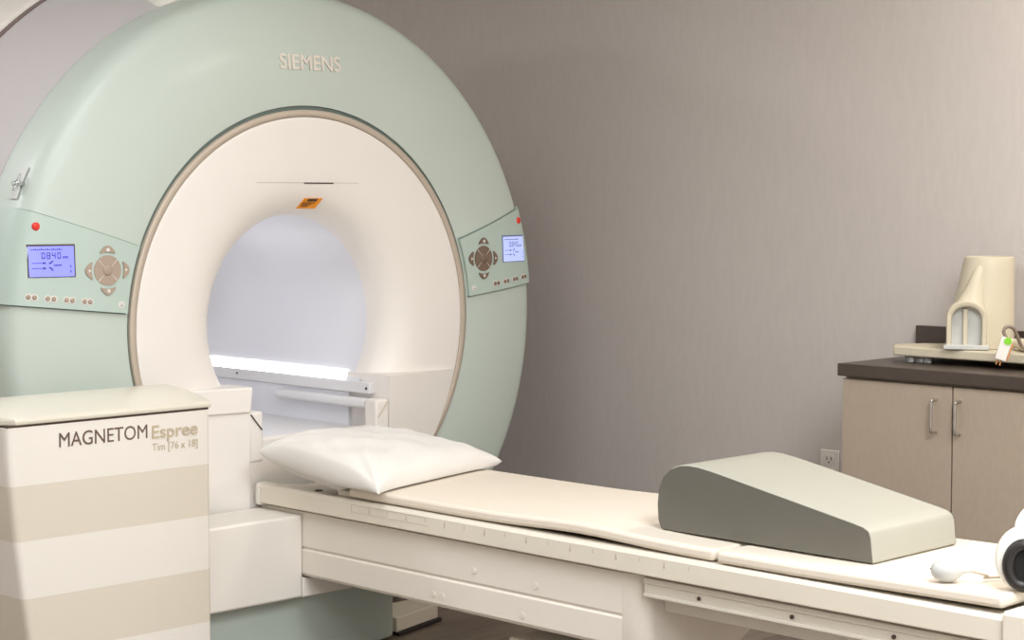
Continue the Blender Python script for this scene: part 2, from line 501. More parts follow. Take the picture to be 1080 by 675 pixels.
def plate(poly, h=.003, f=ypan):
    """flat outline in (x,z) draped on the panel, standing h proud"""
    bm = bmesh.new()
    A = [bm.verts.new((x, f(x, z)-h, z)) for x, z in poly]; B = [bm.verts.new((x, f(x, z)+.002, z)) for x, z in poly]
    c = bm.verts.new((sum(p[0] for p in poly)/len(poly), sum(v.co.y for v in A)/len(A), sum(p[1] for p in poly)/len(poly)))
    n = len(poly)
    for i in range(n):
        j = (i+1) % n
        bm.faces.new((A[i], A[j], c)); bm.faces.new((A[i], A[j], B[j], B[i]))
    return bm
def disc(cx, cz, rx, rz=None, n=28):
    rz = rz or rx
    return [(cx+rx*math.cos(2*PI*k/n), cz+rz*math.sin(2*PI*k/n)) for k in range(n)]
def dome(cx, cz, r, h, f=ypan, n=20):
    bm = bmesh.new(); rings = []
    for q, t in enumerate((1, .92, .7, .4)):
        hh = h*(1-t**4)**.5 if q else 0
        rings.append([bm.verts.new((cx+r*t*math.cos(2*PI*k/n), f(cx, cz)-hh-(.0 if q else -.002), cz+r*t*math.sin(2*PI*k/n))) for k in range(n)])
    for A, B in zip(rings, rings[1:]):
        for k in range(n): bm.faces.new((A[k], A[(k+1) % n], B[(k+1) % n], B[k]))
    bm.faces.new(rings[-1]); return bm
SEG = {'0':'abcdef','8':'abcdefg','4':'fgbc'}
def seg_digit(bm, ch, x, z, w, h, y, t):
    q = {'a': ((x, z+h-t), (x+w, z+h)), 'd': ((x, z), (x+w, z+t)), 'g': ((x, z+h/2-t/2), (x+w, z+h/2+t/2)),
         'f': ((x, z+h/2), (x+t, z+h)), 'b': ((x+w-t, z+h/2), (x+w, z+h)), 'e': ((x, z), (x+t, z+h/2)), 'c': ((x+w-t, z), (x+w, z+h/2))}
    for k in SEG[ch]:
        (a, b), (c, d) = q[k]
        e = .0006
        pan_box(bm, a+e, c-e, b+e, d-e, y)
def pan_box(bm, x0, x1, z0, z1, h):
    vs = [bm.verts.new((x, ypan(x, z)-h, z)) for x, z in ((x0,z0),(x1,z0),(x1,z1),(x0,z1))]
    bm.faces.new(vs)
def controls(s):
    P = panel(s); P['label'] = 'left control panel with bright blue screen' if s < 0 else 'right control panel with pale screen'
    e = obj('emergency_button', dome(s*.965, 1.337, .0125, .007), 'red', P, smooth=60); e['label'] = 'round red button'
    # display
    x0, x1 = sorted((s*.862, s*.992)); z0, z1 = 1.194, 1.281
    bm = bmesh.new(); rows = []
    for i in range(9):
        x = x0-.003+(x1-x0+.007)*i/8; rows.append([bm.verts.new((x, ypan(x, z)-h, z)) for z, h in ((z0-.002, 0), (z0-.002, .0028), (z1+.005, .0028), (z1+.005, 0))])
    for A, B in zip(rows, rows[1:]):
        for k in range(3): bm.faces.new((A[k], A[k+1], B[k+1], B[k]))
    bm.faces.new(rows[0]); bm.faces.new(rows[-1][::-1])
    obj('display_frame', bm, 'seam' if s < 0 else 'inkr', P)
    bm = bmesh.new(); n = 8; rows = []
    for i in range(n+1):
        x = x0+(x1-x0)*i/n; rows.append([bm.verts.new((x, ypan(x, z)-.0035, z)) for z in (z0, (z0+z1)/2, z1)])
    for A, B in zip(rows, rows[1:]):
        for k in range(2): bm.faces.new((A[k], A[k+1], B[k+1], B[k]))
    for A in (rows[0], rows[-1]):
        pass
    d = obj('display', bm, 'lcd' if s < 0 else 'lcdr', P); d['label'] = 'lit screen reading 0840'
    bm = bmesh.new(); W = x1-x0; H = z1-z0; Y = .0046
    for i, ch in enumerate('0840'):
        seg_digit(bm, ch, x0+W*(.27+.115*i), z0+H*.58, W*.085, H*.22, Y, .0035)
    for i in range(4):  # mm
        pan_box(bm, x0+W*(.74+.035*i), x0+W*(.757+.035*i), z0+H*.59, z0+H*.65, Y)
    pan_box(bm, x0+W*.74, x0+W*.86, z0+H*.64, z0+H*.66, Y)
    for i in range(16):  # tiny header row
        pan_box(bm, x0+W*(.05+.043*i), x0+W*(.08+.043*i), z0+H*.87, z0+H*(.90+.01*(i % 3)), Y)
    for zz in (.44, .27):
        pan_box(bm, x0+W*.06, x0+W*.28, z0+H*zz, z0+H*(zz+.018), Y)
        pan_box(bm, x0+W*.29, x0+W*.36, z0+H*(zz-.02), z0+H*(zz+.04), Y)
    for q, (a, b) in enumerate((((.43,.44),(.51,.54)), ((.43,.30),(.51,.18)))):   # brackets
        (xa, za), (xb, zb) = a, b
        for t in range(5):
            u = t/5; xx = x0+W*(xa+(xb-xa)*u); zz = z0+H*(za+(zb-za)*u**(1.6))
            pan_box(bm, xx, xx+W*.03, zz-H*.02, zz+H*.02, Y)
    for i in range(5): pan_box(bm, x0+W*(.54+.035*i), x0+W*(.566+.035*i), z0+H*.35, z0+H*.40, Y)
    for zz in (.30, .13): pan_box(bm, x0+W*.90, x0+W*.925, z0+H*zz, z0+H*(zz+.07), Y)
    obj('display_digits', bm, 'ink' if s < 0 else 'inkr', d, smooth=0)
    # directional pad
    cx, cz = s*.757, 1.208; mb = 'btn' if s < 0 else 'btndark'
    dp = obj('dial_pad', plate(disc(cx, cz, .044, .044), .003), mb, P)
    obj('center_button', dome(cx, cz, .017, .007), mb, dp, smooth=60)
    bm = bmesh.new()
    c0 = bm.verts.new((cx, ypan(cx, cz)-.0038, cz))
    for k in range(4):
        a = PI/4+k*PI/2
        pts = [(cx+math.cos(a)*r-math.sin(a)*w, cz+math.sin(a)*r+math.cos(a)*w) for r, w in ((.043,-.0012),(.043,.0012))]
        bm.faces.new([c0]+[bm.verts.new((x, ypan(x, z)-.0038, z)) for x, z in pts])
    obj('dial_grooves', bm, 'btnring', dp, smooth=0)
    for k in range(4):
        a = k*PI/2+PI/2; r0 = .052
        pts = []
        for t in range(9):  # lens-shaped petal
            u = -1+2*t/8; pts.append((r0+.001+.004*u*u*-1, u*.024))
        for t in range(9):
            u = 1-2*t/8; pts.append((r0+.020-.019*u*u, u*.024))
        poly = [(cx+math.cos(a)*r-math.sin(a)*w, cz+math.sin(a)*r+math.cos(a)*w) for r, w in pts]
        b = obj('arrow_button', plate(poly, .005), mb, P)
        cxk, czk = cx+math.cos(a)*.0595, cz+math.sin(a)*.0595
        obj('arrow_mark', plate(disc(cxk, czk, .0055, n=3 if k % 2 else 12), .0062), 'btnring', b)
    # lower row of small round keys, in pairs
    for k in range(8):
        x = s*(.805+.0272*k+(0 if k % 2 else .010)); z = 1.113+.105*(abs(x)-.8)+.004
        b = obj('round_key', plate(disc(x, z, .0102, n=20), .002), 'btnring', P)
        obj('key_cap', dome(x, z, .0078, .005), 'btn' if s < 0 else 'btndark', b, smooth=60)
    x, z = s*.712, 1.1065
    b = obj('round_key', plate(disc(x, z, .0105, n=20), .002), 'btnring', P)
    obj('key_cap', dome(x, z, .0062, .005), 'coilgrey', b, smooth=60)
controls(-1); controls(1)
# small latch behind the right panel
bm = bx((1.062, .13, 1.02), (1.078, .16, 1.14)); obj('latch', bm, 'trimdark', mri, bevel=.003)

# clear tape clip on the rim above the left panel
clip = thing('tape_clip', 'small clear plastic clip taped to the green rim above the left control panel', 'clip', (-1.035, .04, 1.43))
def rim(ang, y):
    r = 1.02
    for (ra, ya), (rb, yb) in zip(COVER[6:-1], COVER[7:]):
        if ya <= y <= yb: r = ra+(rb-ra)*(y-ya)/(yb-ya)
    return Vector((r*math.cos(ang), y, ZO+r*math.sin(ang)))
bm = bmesh.new()
A0 = PI-math.asin(.435/1.06)
def rimstrip(bm, a, b, ya, yb, off):
    rows = []
    for i in range(7):
        t = a+(b-a)*i/6; row = []
        for y in (ya, (ya+yb)/2, yb):
            p = rim(t, y); d = Vector((p.x, -.55, p.z-ZO)).normalized(); row.append(bm.verts.new(p+d*off))
        rows.append(row)
    for P, Q in zip(rows, rows[1:]):
        for k in range(2): bm.faces.new((P[k], P[k+1], Q[k+1], Q[k]))
rimstrip(bm, A0-.05, A0+.045, .098, .135, .005)
obj('tape', bm, 'coilgrey', clip)
bm = bmesh.new(); c = rim(A0, .115)+Vector((-.016, -.008, 0))
tube(bm, [c+Vector((-.014,-.002,.0)), c+Vector((0,-.008,.003)), c+Vector((.022,-.012,-.004))], [.006,.009,.007], 10)
tube(bm, [c+Vector((.012,-.006,.03)), c+Vector((0,-.01,.005)), c+Vector((-.012,-.006,-.02))], [.003,.006,.004], 10)
obj('hook', bm, 'clear', clip)

# ------------------------------------------------------------------ console cabinet
cab = thing('equipment_cabinet', 'striped cream equipment cabinet lettered MAGNETOM Espree with glossy sloping lid', 'cabinet', (-.96, -.2, 0))
YFc = -.36
bm = bmesh.new()
# front outline (x,z); left side tapers in towards the foot
def left_x(z): return -1.29+.055*((.82-z)/.56)**1.5 if z < .82 else -1.29
zs = [.002,.1,.217,.368,.521,.668,.74,.822]
rows = []
for z in zs:
    xl = left_x(z)
    pts = [(-.65, -.12), (-.65, YFc+.012), (-.654, YFc+.004), (-.662, YFc), (-.9, YFc-.002), (xl+.02, YFc), (xl+.009, YFc+.002), (xl+.002, YFc+.008), (xl-.001, YFc+.02), (xl-.006, -.12)]
    rows.append([bm.verts.new((x, y, z)) for x, y in pts])
n = len(rows[0])
for i, (A, B) in enumerate(zip(rows, rows[1:])):
    for k in range(n):
        f = bm.faces.new((A[k], A[(k+1) % n], B[(k+1) % n], B[k]))
        f.material_index = 1 if i in (2, 4) else 0
bm.faces.new(rows[0]); bm.faces.new(rows[-1][::-1])
obj('body', bm, ['white', 'beige'], cab, smooth=45)
bm = bx((-1.285, YFc+.003, .822), (-.654, -.13, .828)); obj('lid_gap', bm, 'seam', cab)
bm = bmesh.new()
lidp = [(YFc-.004,.828),(YFc-.005,.838),(YFc+.004,.847),(YFc+.04,.856),(-.25,.869),(-.20,.876),(-.16,.878),(-.12,.877),(-.12,.828)]
A = [bm.verts.new((-.648, y, z)) for y, z in lidp]; Bv = [bm.verts.new((-1.262, y, z)) for y, z in lidp]
Cv = [bm.verts.new((-1.297, max(y, YFc+.04) if y < YFc+.04 else y, z-(.002 if z > .84 else 0))) for y, z in lidp]
bm.faces.new(A); bm.faces.new(Cv[::-1])
for P, Q in ((A, Bv), (Bv, Cv)):
    for i in range(len(lidp)): bm.faces.new((P[i], Q[i], Q[(i+1) % len(lidp)], P[(i+1) % len(lidp)]))
obj('lid', bm, 'lid', cab, smooth=30, bevel=.003)
t = text_mesh('lettering', 'MAGNETOM', 'textbrown', cab, -1.136, -.861, .760, .0385, YFc-.0022, extr=.0004); t['label'] = 'thin dark brown MAGNETOM lettering'
t = text_mesh('lettering', 'Espree', 'textgold', cab, -.846, -.695, .757, .0355, YFc-.0025, bold=.0006, extr=.0004); t['label'] = 'bold khaki Espree lettering'
t = text_mesh('lettering', 'Tim [76 x 18]', 'textgold', cab, -.846, -.695, .722, .021, YFc-.0022, extr=.0003); t['label'] = 'small khaki lettering reading Tim [76 x 18]'

# ------------------------------------------------------------------ patient table
tab = thing('patient_table', 'long white scanner bed with ruled side rails on a boxed base', 'scanner bed', (0, -1.4, 0))
bm = bx((-.648, -.27, .2095), (-.2505, -.062, .462)); obj('support_arm', bm, 'white', tab, bevel=.008)
bm = bmesh.new(); prism(bm, [(-.2504,.2095),(-.06,.2095),(-.06,.2355),(-.2504,.271)], 'y', -.27, -.064)
obj('arm_bracket', bm, 'white', tab, smooth=30, bevel=.004)
bm = bmesh.new()
# beam cross-section (x,z), mirrored
hs = [(-.25,.472),(-.25,.366),(-.246,.362),(-.246,.358),(-.25,.354),(-.25,.285),(-.244,.275),(-.10,.245)]
poly = hs + [(-x, z) for x, z in hs[::-1]]
prism(bm, poly, 'y', -1.565, -.064)
obj('base_beam', bm, 'bed', tab, smooth=30, bevel=.004)
bm = bmesh.new()
sec = [(-.25,.472),(-.25,.295),(-.244,.282),(-.08,.19),(.08,.19),(.244,.282),(.25,.295),(.25,.472)]
rows = []
for k in range(7):      # rounded end corners in plan
    a = PI/2*k/6; y = -1.5655-.070*math.sin(a); d = .045*(1-math.cos(a))
    rows.append([bm.verts.new((math.copysign(abs(x)-d*min(1, abs(x)/.2), x), y, z)) for x, z in sec])
for A, B in zip(rows, rows[1:]):
    for k in range(len(sec)): bm.faces.new((A[k], A[(k+1) % len(sec)], B[(k+1) % len(sec)], B[k]))
bm.faces.new(rows[0]); bm.faces.new(rows[-1][::-1])
obj('end_cap', bm, 'bed', tab, smooth=35)
bm = bmesh.new()
prism(bm, [(-.17,.0015),(.17,.0015),(.15,.204),(-.15,.204)], 'y', -1.53, -1.05)
obj('pedestal', bm, 'bed', tab, smooth=30, bevel=.01)
for y, z in ((-1.021,.399),(-1.258,.392),(-.855,.309),(-.894,.309),(-1.208,.305)):
    bm = bmesh.new(); cyl(bm, (-.2505, y, z), .009, .004, 'x', 20, r2=.007)
    obj('screw_plug', bm, 'bed', tab, smooth=40, bevel=.0008)
# tabletop: section in (x,z)
prof = [(-.272,.480),(-.2745,.484),(-.2745,.530),(-.268,.5395),(-.235,.541),(-.205,.532),(-.10,.520),(0,.517),(.10,.520),(.205,.532),(.235,.541),(.272,.5395),(.278,.530),(.278,.484),(.275,.480)]
bm = bmesh.new(); prism(bm, prof, 'y', -2.664, -.09)
obj('tabletop', bm, 'rail', tab, smooth=30, bevel=.002)
for s in (-1, 1):
    bm = bmesh.new(); cx = -.2535 if s < 0 else .257
    box(bm, (cx-.022, -.0895, .472), (cx+.022, -.063, .541))
    obj('corner_cap', bm, 'white', tab, smooth=40, bevel=.008)
bm = bx((-.23, -.0895, .478), (.23, -.068, .516)); obj('end_bar', bm, 'rail', tab, bevel=.004)
bm = bx((-.245, -2.66, .4725), (.248, -.09, .4795)); obj('slide_plate', bm, 'seam', tab)
for q in (-1, 1):
    bm = bmesh.new(); xa, xb = sorted((.248*q, .220*q)); xc, xd = sorted((.248*q, .252*q))
    box(bm, (xa, -3.3, .420), (xb, -1.637, .4715)); box(bm, (xc, -3.3, .423), (xd, -1.637, .431)); box(bm, (xc, -3.3, .456), (xd, -1.637, .4705))
    obj('slide_rail', bm, 'alu', tab, bevel=.0015)
bm = bx((-.17, -3.3, .372), (.17, -1.637, .4195)); obj('lower_rail', bm, 'bed', tab, bevel=.002)
for y in (-1.815, -2.095, -2.375):
    bm = bmesh.new(); cyl(bm, (-.249, y, .4435), .0052, .006, 'x', 16); obj('screw', bm, 'seam', tab, smooth=40)
# measuring marks along the rail
for k in range(16):
    y = -.61-.0796*k
    bm = bmesh.new()
    box(bm, (-.2755, y-.0007, .514), (-.2746, y+.0007, .5245))
    if k % 2 == 0:
        box(bm, (-.2755, y-.0028, .509), (-.2746, y+.0028, .5115)); box(bm, (-.2755, y-.0018, .513), (-.2746, y+.0018, .5155))
    obj('ruler_mark', bm, 'bezel' if k % 2 == 0 else 'groove', tab)
bm = bmesh.new(); box(bm, (-.2752, -.86, .5262), (-.2746, -.53, .5272)); box(bm, (-.2752, -.5302, .505), (-.2746, -.529, .5272)); box(bm, (-.2752, -.86, .5047), (-.2746, -.53, .5057))
obj('ruler_outline', bm, 'groove', tab)
# foot end piece
bm = bmesh.new(); prism(bm, [(-.285,.478),(-.285,.546),(-.278,.553),(.278,.553),(.285,.546),(.285,.478)], 'y', -3.25, -2.665)
obj('foot_section', bm, 'rail', tab, smooth=30, bevel=.003)
# head-end recess details
bm = bmesh.new(); cyl(bm, (-.235, -.33, .5415), .012, .002, 'z', 20); obj('socket', bm, 'seam', tab)
bm = bmesh.new(); prism(bm, [(-.245,.5405),(-.245,.556),(-.238,.560),(-.21,.560),(-.205,.552),(-.205,.5405)], 'y', -.497, -.43)
obj('pad_stop', bm, 'rail', tab, bevel=.002)

# ------------------------------------------------------------------ mattress pads
def pad(name, y0, y1, x0, x1, zf, th, lab):
    bm = bmesh.new(); NY, NX = 40, 12
    T = []; Bt = []
    for i in range(NY+1):
        y = y0+(y1-y0)*i/NY; tr = []; br = []
        for j in range(NX+1):
            x = x0+(x1-x0)*j/NX
            z = zf(y, x)
            tr.append(bm.verts.new((x, y, z+th))); br.append(bm.verts.new((x, y, z)))
        T.append(tr); Bt.append(br)
    for i in range(NY):
        for j in range(NX):
            bm.faces.new((T[i][j], T[i][j+1], T[i+1][j+1], T[i+1][j]))
            bm.faces.new((Bt[i][j], Bt[i+1][j], Bt[i+1][j+1], Bt[i][j+1]))
    for i in range(NY):
        bm.faces.new((T[i][0], T[i+1][0], Bt[i+1][0], Bt[i][0])); bm.faces.new((T[i][NX], Bt[i][NX], Bt[i+1][NX], T[i+1][NX]))
    for j in range(NX):
        bm.faces.new((T[0][j], Bt[0][j], Bt[0][j+1], T[0][j+1])); bm.faces.new((T[NY][j], T[NY][j+1], Bt[NY][j+1], Bt[NY][j]))
    o = obj(name, bm, 'pad', None, smooth=60, bevel=.009)
    return tag(o, lab, 'mattress pad')
def z1(y, x):
    return .5432 + .010*math.exp(-((y+1.42)/.22)**2)
pad('mattress_pad', -1.868, -.50, -.262, .285, z1, .029, 'long cream vinyl mattress pad running from under the pillow to the wedge')
pad('mattress_pad', -2.655, -1.882, -.268, .288, lambda y, x: .5435+.008*max(0, (-2.1-y))/.5, .029, 'short cream vinyl mattress pad at the foot end carrying the squeeze bulb')

# ------------------------------------------------------------------ wedge cushion
wedge = thing('wedge_cushion', 'grey foam wedge cushion with rounded top edge and dark sides on the scanner bed', 'cushion', (.02, -1.93, .575))
ZW = .5745
wp = [(-1.612, ZW+.003), (-1.603,.60),(-1.600,.64),(-1.604,.68),(-1.618,.712),(-1.642,.735),(-1.672,.747),(-1.70,.7505),(-1.733,.749),(-1.78,.7425),(-2.0,.702),(-2.20,.665),(-2.228,.659),(-2.243,.651),(-2.249,.636),(-2.253,.60),(-2.256, ZW+.003)]
bm = bmesh.new(); prism(bm, wp, 'x', -.1565, .196)
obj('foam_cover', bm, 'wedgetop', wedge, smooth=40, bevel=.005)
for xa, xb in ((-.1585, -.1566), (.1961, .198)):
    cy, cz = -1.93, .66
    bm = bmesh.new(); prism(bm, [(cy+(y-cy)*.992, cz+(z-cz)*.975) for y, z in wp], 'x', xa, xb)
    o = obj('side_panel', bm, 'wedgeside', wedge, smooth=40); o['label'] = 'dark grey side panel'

# ------------------------------------------------------------------ pillow
def pillow():
    bm = bmesh.new(); N = 44
    c = {(-1,-1): Vector((-.318,-.700,.578)), (-1,1): Vector((-.350,-.178,.655)), (1,-1): Vector((.335,-.54,.594)), (1,1): Vector((.215,-.085,.640))}
    G = {}
    for side in (1, -1):
        for i in range(N+1):
            for j in range(N+1):
                u, v = math.sin(PI/2*(-1+2*i/N))*.6+.4*(-1+2*i/N), math.sin(PI/2*(-1+2*j/N))*.6+.4*(-1+2*j/N)
                edge = (i in (0, N) or j in (0, N))
                if side < 0 and edge: G[side, i, j] = G[1, i, j]; continue
                # pull edge midpoints inwards
                uu = u*(1-.07*(1-abs(v)**5)); vv = v*(1-.11*(1-abs(u)**5))
                a, b = (uu+1)/2, (vv+1)/2
                p = (c[-1,-1]*(1-a)*(1-b)+c[1,-1]*a*(1-b)+c[-1,1]*(1-a)*b+c[1,1]*a*b)
                f = max(0, (1-abs(u)**4.0))**.42*max(0, (1-abs(v)**3.4))**.42
                wr = .0035*math.sin(9*u+5*v+2*math.sin(3*v))*f + .0025*math.sin(17*u-11*v+1.3*math.sin(7*u)) * f
                # soft creases fanning from the near corner
                d = math.hypot(u+1, v+1); th = math.atan2(v+1, u+1)
                wr += .009*math.sin(th*13)*math.exp(-d*1.3)*min(1, d*3)*(1 if side > 0 else .5)
                th2 = math.atan2(v-1, u+1); d2 = math.hypot(u+1, v-1)
                wr += .009*math.sin(th2*11)*math.exp(-d2*1.2)*min(1, d2*3)
                if side > 0: z = p.z + (.078-.012*u)*f + wr
                else: z = p.z - .070*f + wr*.5
                low = .578 if p.y < -.49 else .562
                z = max(z, low)
                G[side, i, j] = bm.verts.new((p.x, p.y, z))
    for side in (1, -1):
        for i in range(N):
            for j in range(N):
                q = (G[side,i,j], G[side,i+1,j], G[side,i+1,j+1], G[side,i,j+1])
                bm.faces.new(q)
    o = obj('pillow', bm, 'cotton', None, smooth=80, subsurf=1)
    return tag(o, 'plump white cotton pillow on the scanner bed in front of the bore', 'pillow')
pillow()

# ------------------------------------------------------------------ squeeze bulb
sq = thing('squeeze_bulb', 'small white rubber call bulb with thin cable beside the wedge', 'call button', (-.26, -2.50, .58))
bm = bmesh.new()
ax = Vector((.55, -.83, .0)).normalized(); side_ = Vector((-ax.y, ax.x, 0)); c = Vector((-.222, -2.492, .6065))
prf = [(-.036,.002),(-.034,.012),(-.028,.020),(-.016,.0262),(0,.028),(.014,.0255),(.025,.018),(.031,.010),(.038,.0055),(.050,.004)]
rings = [[bm.verts.new(c+ax*t+r*(math.cos(2*PI*k/20)*side_+math.sin(2*PI*k/20)*Vector((0,0,.92)))) for k in range(20)] for t, r in prf]
for A, B in zip(rings, rings[1:]):
    for k in range(20): bm.faces.new((A[k], A[(k+1) % 20], B[(k+1) % 20], B[k]))
bm.faces.new(rings[0]); bm.faces.new(rings[-1][::-1])
obj('bulb', bm, 'coilgrey', sq, smooth=70)
bm = bmesh.new(); cyl(bm, c-ax*.0355+Vector((0,0,.002)), .002, .003, 'x', 12); obj('air_hole', bm, 'seam', sq)
bm = bmesh.new(); tube(bm, spline([c+ax*.049, c+ax*.075+Vector((.02,.0,-.012)), Vector((-.155,-2.545,.588)), Vector((-.10,-2.575,.5875)), Vector((-.04,-2.60,.5865))], 6), .0028, 8)
obj('cable', bm, 'bezel', sq, smooth=70)

# ------------------------------------------------------------------ headphones
hp = thing('headphones', 'white headphones with black ear cushion at the right end of the bed', 'headphones', (-.1, -2.70, .585))
def hoop(bm, c, n, up, rx, rz, r, seg=40, a0=0, a1=2*PI, rs=10, w=1.0):
    n = n.normalized(); s = n.cross(up).normalized(); u = s.cross(n)
    pts = []
    closed = abs(a1-a0-2*PI) < 1e-6
    m = seg if closed else seg+1
    for i in range(m):
        a = a0+(a1-a0)*i/seg; pts.append(c+s*rx*math.cos(a)+u*rz*math.sin(a))
    rings = []
    for i, p in enumerate(pts):
        d = (p-c); d.normalize()
        rings.append([bm.verts.new(p+d*r*math.cos(2*PI*k/rs)+n*r*w*math.sin(2*PI*k/rs)) for k in range(rs)])
    for i in range(seg if closed else seg):
        A, B = rings[i], rings[(i+1) % m]
        for k in range(rs): bm.faces.new((A[k], A[(k+1) % rs], B[(k+1) % rs], B[k]))
    if not closed: bm.faces.new(rings[0]); bm.faces.new(rings[-1][::-1])
nrm = Vector((-.80, -.60, .10)).normalized(); UP = Vector((0,0,1))
nx = nrm.cross(UP).normalized()      # sideways across the cup
cc = Vector((-.10, -2.585, .636))
def lathe_n(bm, c, n, rx, rz, prof, seg=36):
    s = n.cross(UP).normalized(); u = s.cross(n)
    R = [[bm.verts.new(c+n*t+s*rx*k*math.cos(2*PI*i/seg)+u*rz*k*math.sin(2*PI*i/seg)) for i in range(seg)] for t, k in prof]
    for A, B in zip(R, R[1:]):
        for i in range(seg): bm.faces.new((A[i], A[(i+1) % seg], B[(i+1) % seg], B[i]))
    bm.faces.new(R[0]); bm.faces.new(R[-1][::-1])
def cup(c, n):
    bm = bmesh.new(); lathe_n(bm, c+Vector((0,0,.012)), n, .056, .066, [(-.05,.55),(-.048,.75),(-.035,.98),(-.01,1.08),(0,1.06),(.004,.98)])
    sh = obj('ear_cup', bm, 'white', hp, smooth=60)
    bm = bmesh.new(); hoop(bm, c+n*.010, n, UP, .032, .044, .0135, seg=40, rs=14, w=1.0)
    k = obj('ear_cushion', bm, 'black', sh, smooth=80); k['label'] = 'black padded cushion'
    bm = bmesh.new(); lathe_n(bm, c, n, .026, .036, [(.004,1),(.006,1)])
    obj('speaker_mesh', bm, 'blackhole', sh, smooth=40)
nU = Vector((-.86, -.50, .06)).normalized()
c1 = Vector((-.195, -2.662, .638))
c2 = c1 + Vector((.20, -.02, -.002))
cup(c1, nU); cup(c2, Vector((.9, -.43, 0)).normalized())
bm = bmesh.new()
pts = spline([c1-nU*.03+Vector((0,.0,.05)), c1+Vector((.01,.01,.085)), c1+Vector((.05,.01,.112)), c1+Vector((.10,.0,.122)), c1+Vector((.15,-.01,.112)), c2+Vector((-.01,.0,.085)), c2+Vector((-.02,.01,.05))], 6)
rings = []
for i, p in enumerate(pts):
    a = pts[max(0,i-1)]; b = pts[min(len(pts)-1,i+1)]; t_ = (b-a).normalized(); sd = Vector((.1,1,0)).normalized(); nn = t_.cross(sd).normalized()
    rings.append([bm.verts.new(p+sd*x+nn*z) for x, z in ((-.018,-.004),(.018,-.004),(.018,.005),(-.018,.005))])
for A, B in zip(rings, rings[1:]):
    for k in range(4): bm.faces.new((A[k], A[(k+1) % 4], B[(k+1) % 4], B[k]))
bm.faces.new(rings[0]); bm.faces.new(rings[-1][::-1])
obj('headband', bm, 'white', hp, smooth=50, bevel=.003)

# ------------------------------------------------------------------ base cabinet, worktop
XC = 1.12; YC0 = -1.262
bc = thing('base_cabinet', 'greige laminate base cabinet with paired steel bar handles against the grey wall', 'cabinet', (1.34, -1.7, 0))
bm = bmesh.new()
box(bm, (XC+.019, -2.90, .10), (XR-.002, YC0-.002, .858)); box(bm, (XC+.07, -2.89, .001), (XR-.004, YC0-.012, .10))
obj('carcass', bm, 'edge', bc, bevel=.0015)
for ya, yb, hy in ((-1.659, YC0-.003, -1.605), (-2.072, -1.664, -1.687), (-2.485, -2.077, -2.43), (-2.895, -2.490, -2.515)):
    bm = bx((XC, ya, .115), (XC+.018, yb, .852)); d = obj('door', bm, 'lam', bc, bevel=.0015)
    bm = bmesh.new()
    tube(bm, spline([(XC+.001, hy, .711), (XC-.020, hy, .712), (XC-.027, hy, .719), (XC-.027, hy, .760), (XC-.027, hy, .802), (XC-.020, hy, .809), (XC+.001, hy, .810)], 4), .0048, 12)
    obj('handle', bm, 'steel', d, smooth=60)
wt = thing('worktop', 'dark brown laminate worktop with backsplash on the greige cabinet', 'worktop', (1.33, -1.8, .86))
bm = bx((1.10, -2.93, .8605), (XR-.002, -1.257, .90)); obj('counter_slab', bm, 'counter', wt, bevel=.003)
bm = bx((XR-.022, -2.93, .9005), (XR-.002, -1.257, .998)); obj('backsplash', bm, 'counter', wt, bevel=.002)

# ------------------------------------------------------------------ outlet
ol = thing('wall_outlet', 'white wall power outlet left of the base cabinet', 'outlet', (XR, -.93, .52))
bm = bx((XR-.007, -.946, .435), (XR-.0005, -.869, .548)); obj('cover_plate', bm, 'outlet', ol, bevel=.002)
for zc in (.515, .468):
    bm = bmesh.new(); prism(bm, [(-.9075+y, zc+z) for y, z in rr(.045, .034, .012)], 'x', XR-.0095, XR-.0072)
    s_ = obj('socket', bm, 'outlet', ol, smooth=30)
    bm = bmesh.new()
    for dy in (-.009, .009): box(bm, (XR-.0102, -.9075+dy-.0017, zc-.002), (XR-.0096, -.9075+dy+.0017, zc+.010))
    cyl(bm, (XR-.010, -.9075, zc-.009), .003, .001, 'x', 10)
    obj('slots', bm, 'seam', s_)

# ------------------------------------------------------------------ coil board, head coil and plug on the worktop
cb = thing('coil_board', 'long white plastic coil board on clear feet along the brown worktop', 'coil board', (1.33, -1.8, .90))
bm = bmesh.new()
bp = [(1.262,-1.356),(1.300,-2.75),(1.49,-2.76),(1.49,-1.44),(1.43,-1.36),(1.33,-1.310)]
prism(bm, bp, 'z', .921, .951)
obj('board', bm, 'coil', cb, smooth=30, bevel=.005)
for x, y in ((1.29,-1.40),(1.30,-1.43),(1.295,-1.46),(1.48,-1.40),(1.33,-2.6),(1.48,-2.6)):
    bm = bmesh.new(); cyl(bm, (x, y, .9108), .013, .019, 'z', 20, r2=.016); obj('foot', bm, 'clear', cb, smooth=40)

hc = thing('head_coil', 'tall cream head coil with arched opening standing on the white board', 'head coil', (1.40, -1.565, .952))
view = Vector((-3.74-1.40, -4.69+1.565, 0)).normalized()     # opening faces into the room
fr = view; rt = Vector((0,0,1)).cross(fr).normalized()       # rt = to the right as seen from the room
def HL(x, f, z): return Vector((1.405, -1.575, .9525)) + rt*x + fr*f + Vector((0,0,z))
bm = bmesh.new(); seg = 48; rings = []
for z, a, b, dx in ((0,.098,.085,.010),(.10,.096,.084,.0115),(.14,.092,.083,.0145),(.18,.087,.081,.019),(.24,.081,.078,.025),(.272,.078,.076,.028),(.281,.076,.074,.029),(.283,.071,.069,.029)):
    rings.append([bm.verts.new(HL(dx+a*math.cos(2*PI*k/seg), b*math.sin(2*PI*k/seg), z)) for k in range(seg)])
for A, B in zip(rings, rings[1:]):
    for k in range(seg): bm.faces.new((A[k], A[(k+1) % seg], B[(k+1) % seg], B[k]))
bm.faces.new(rings[0])
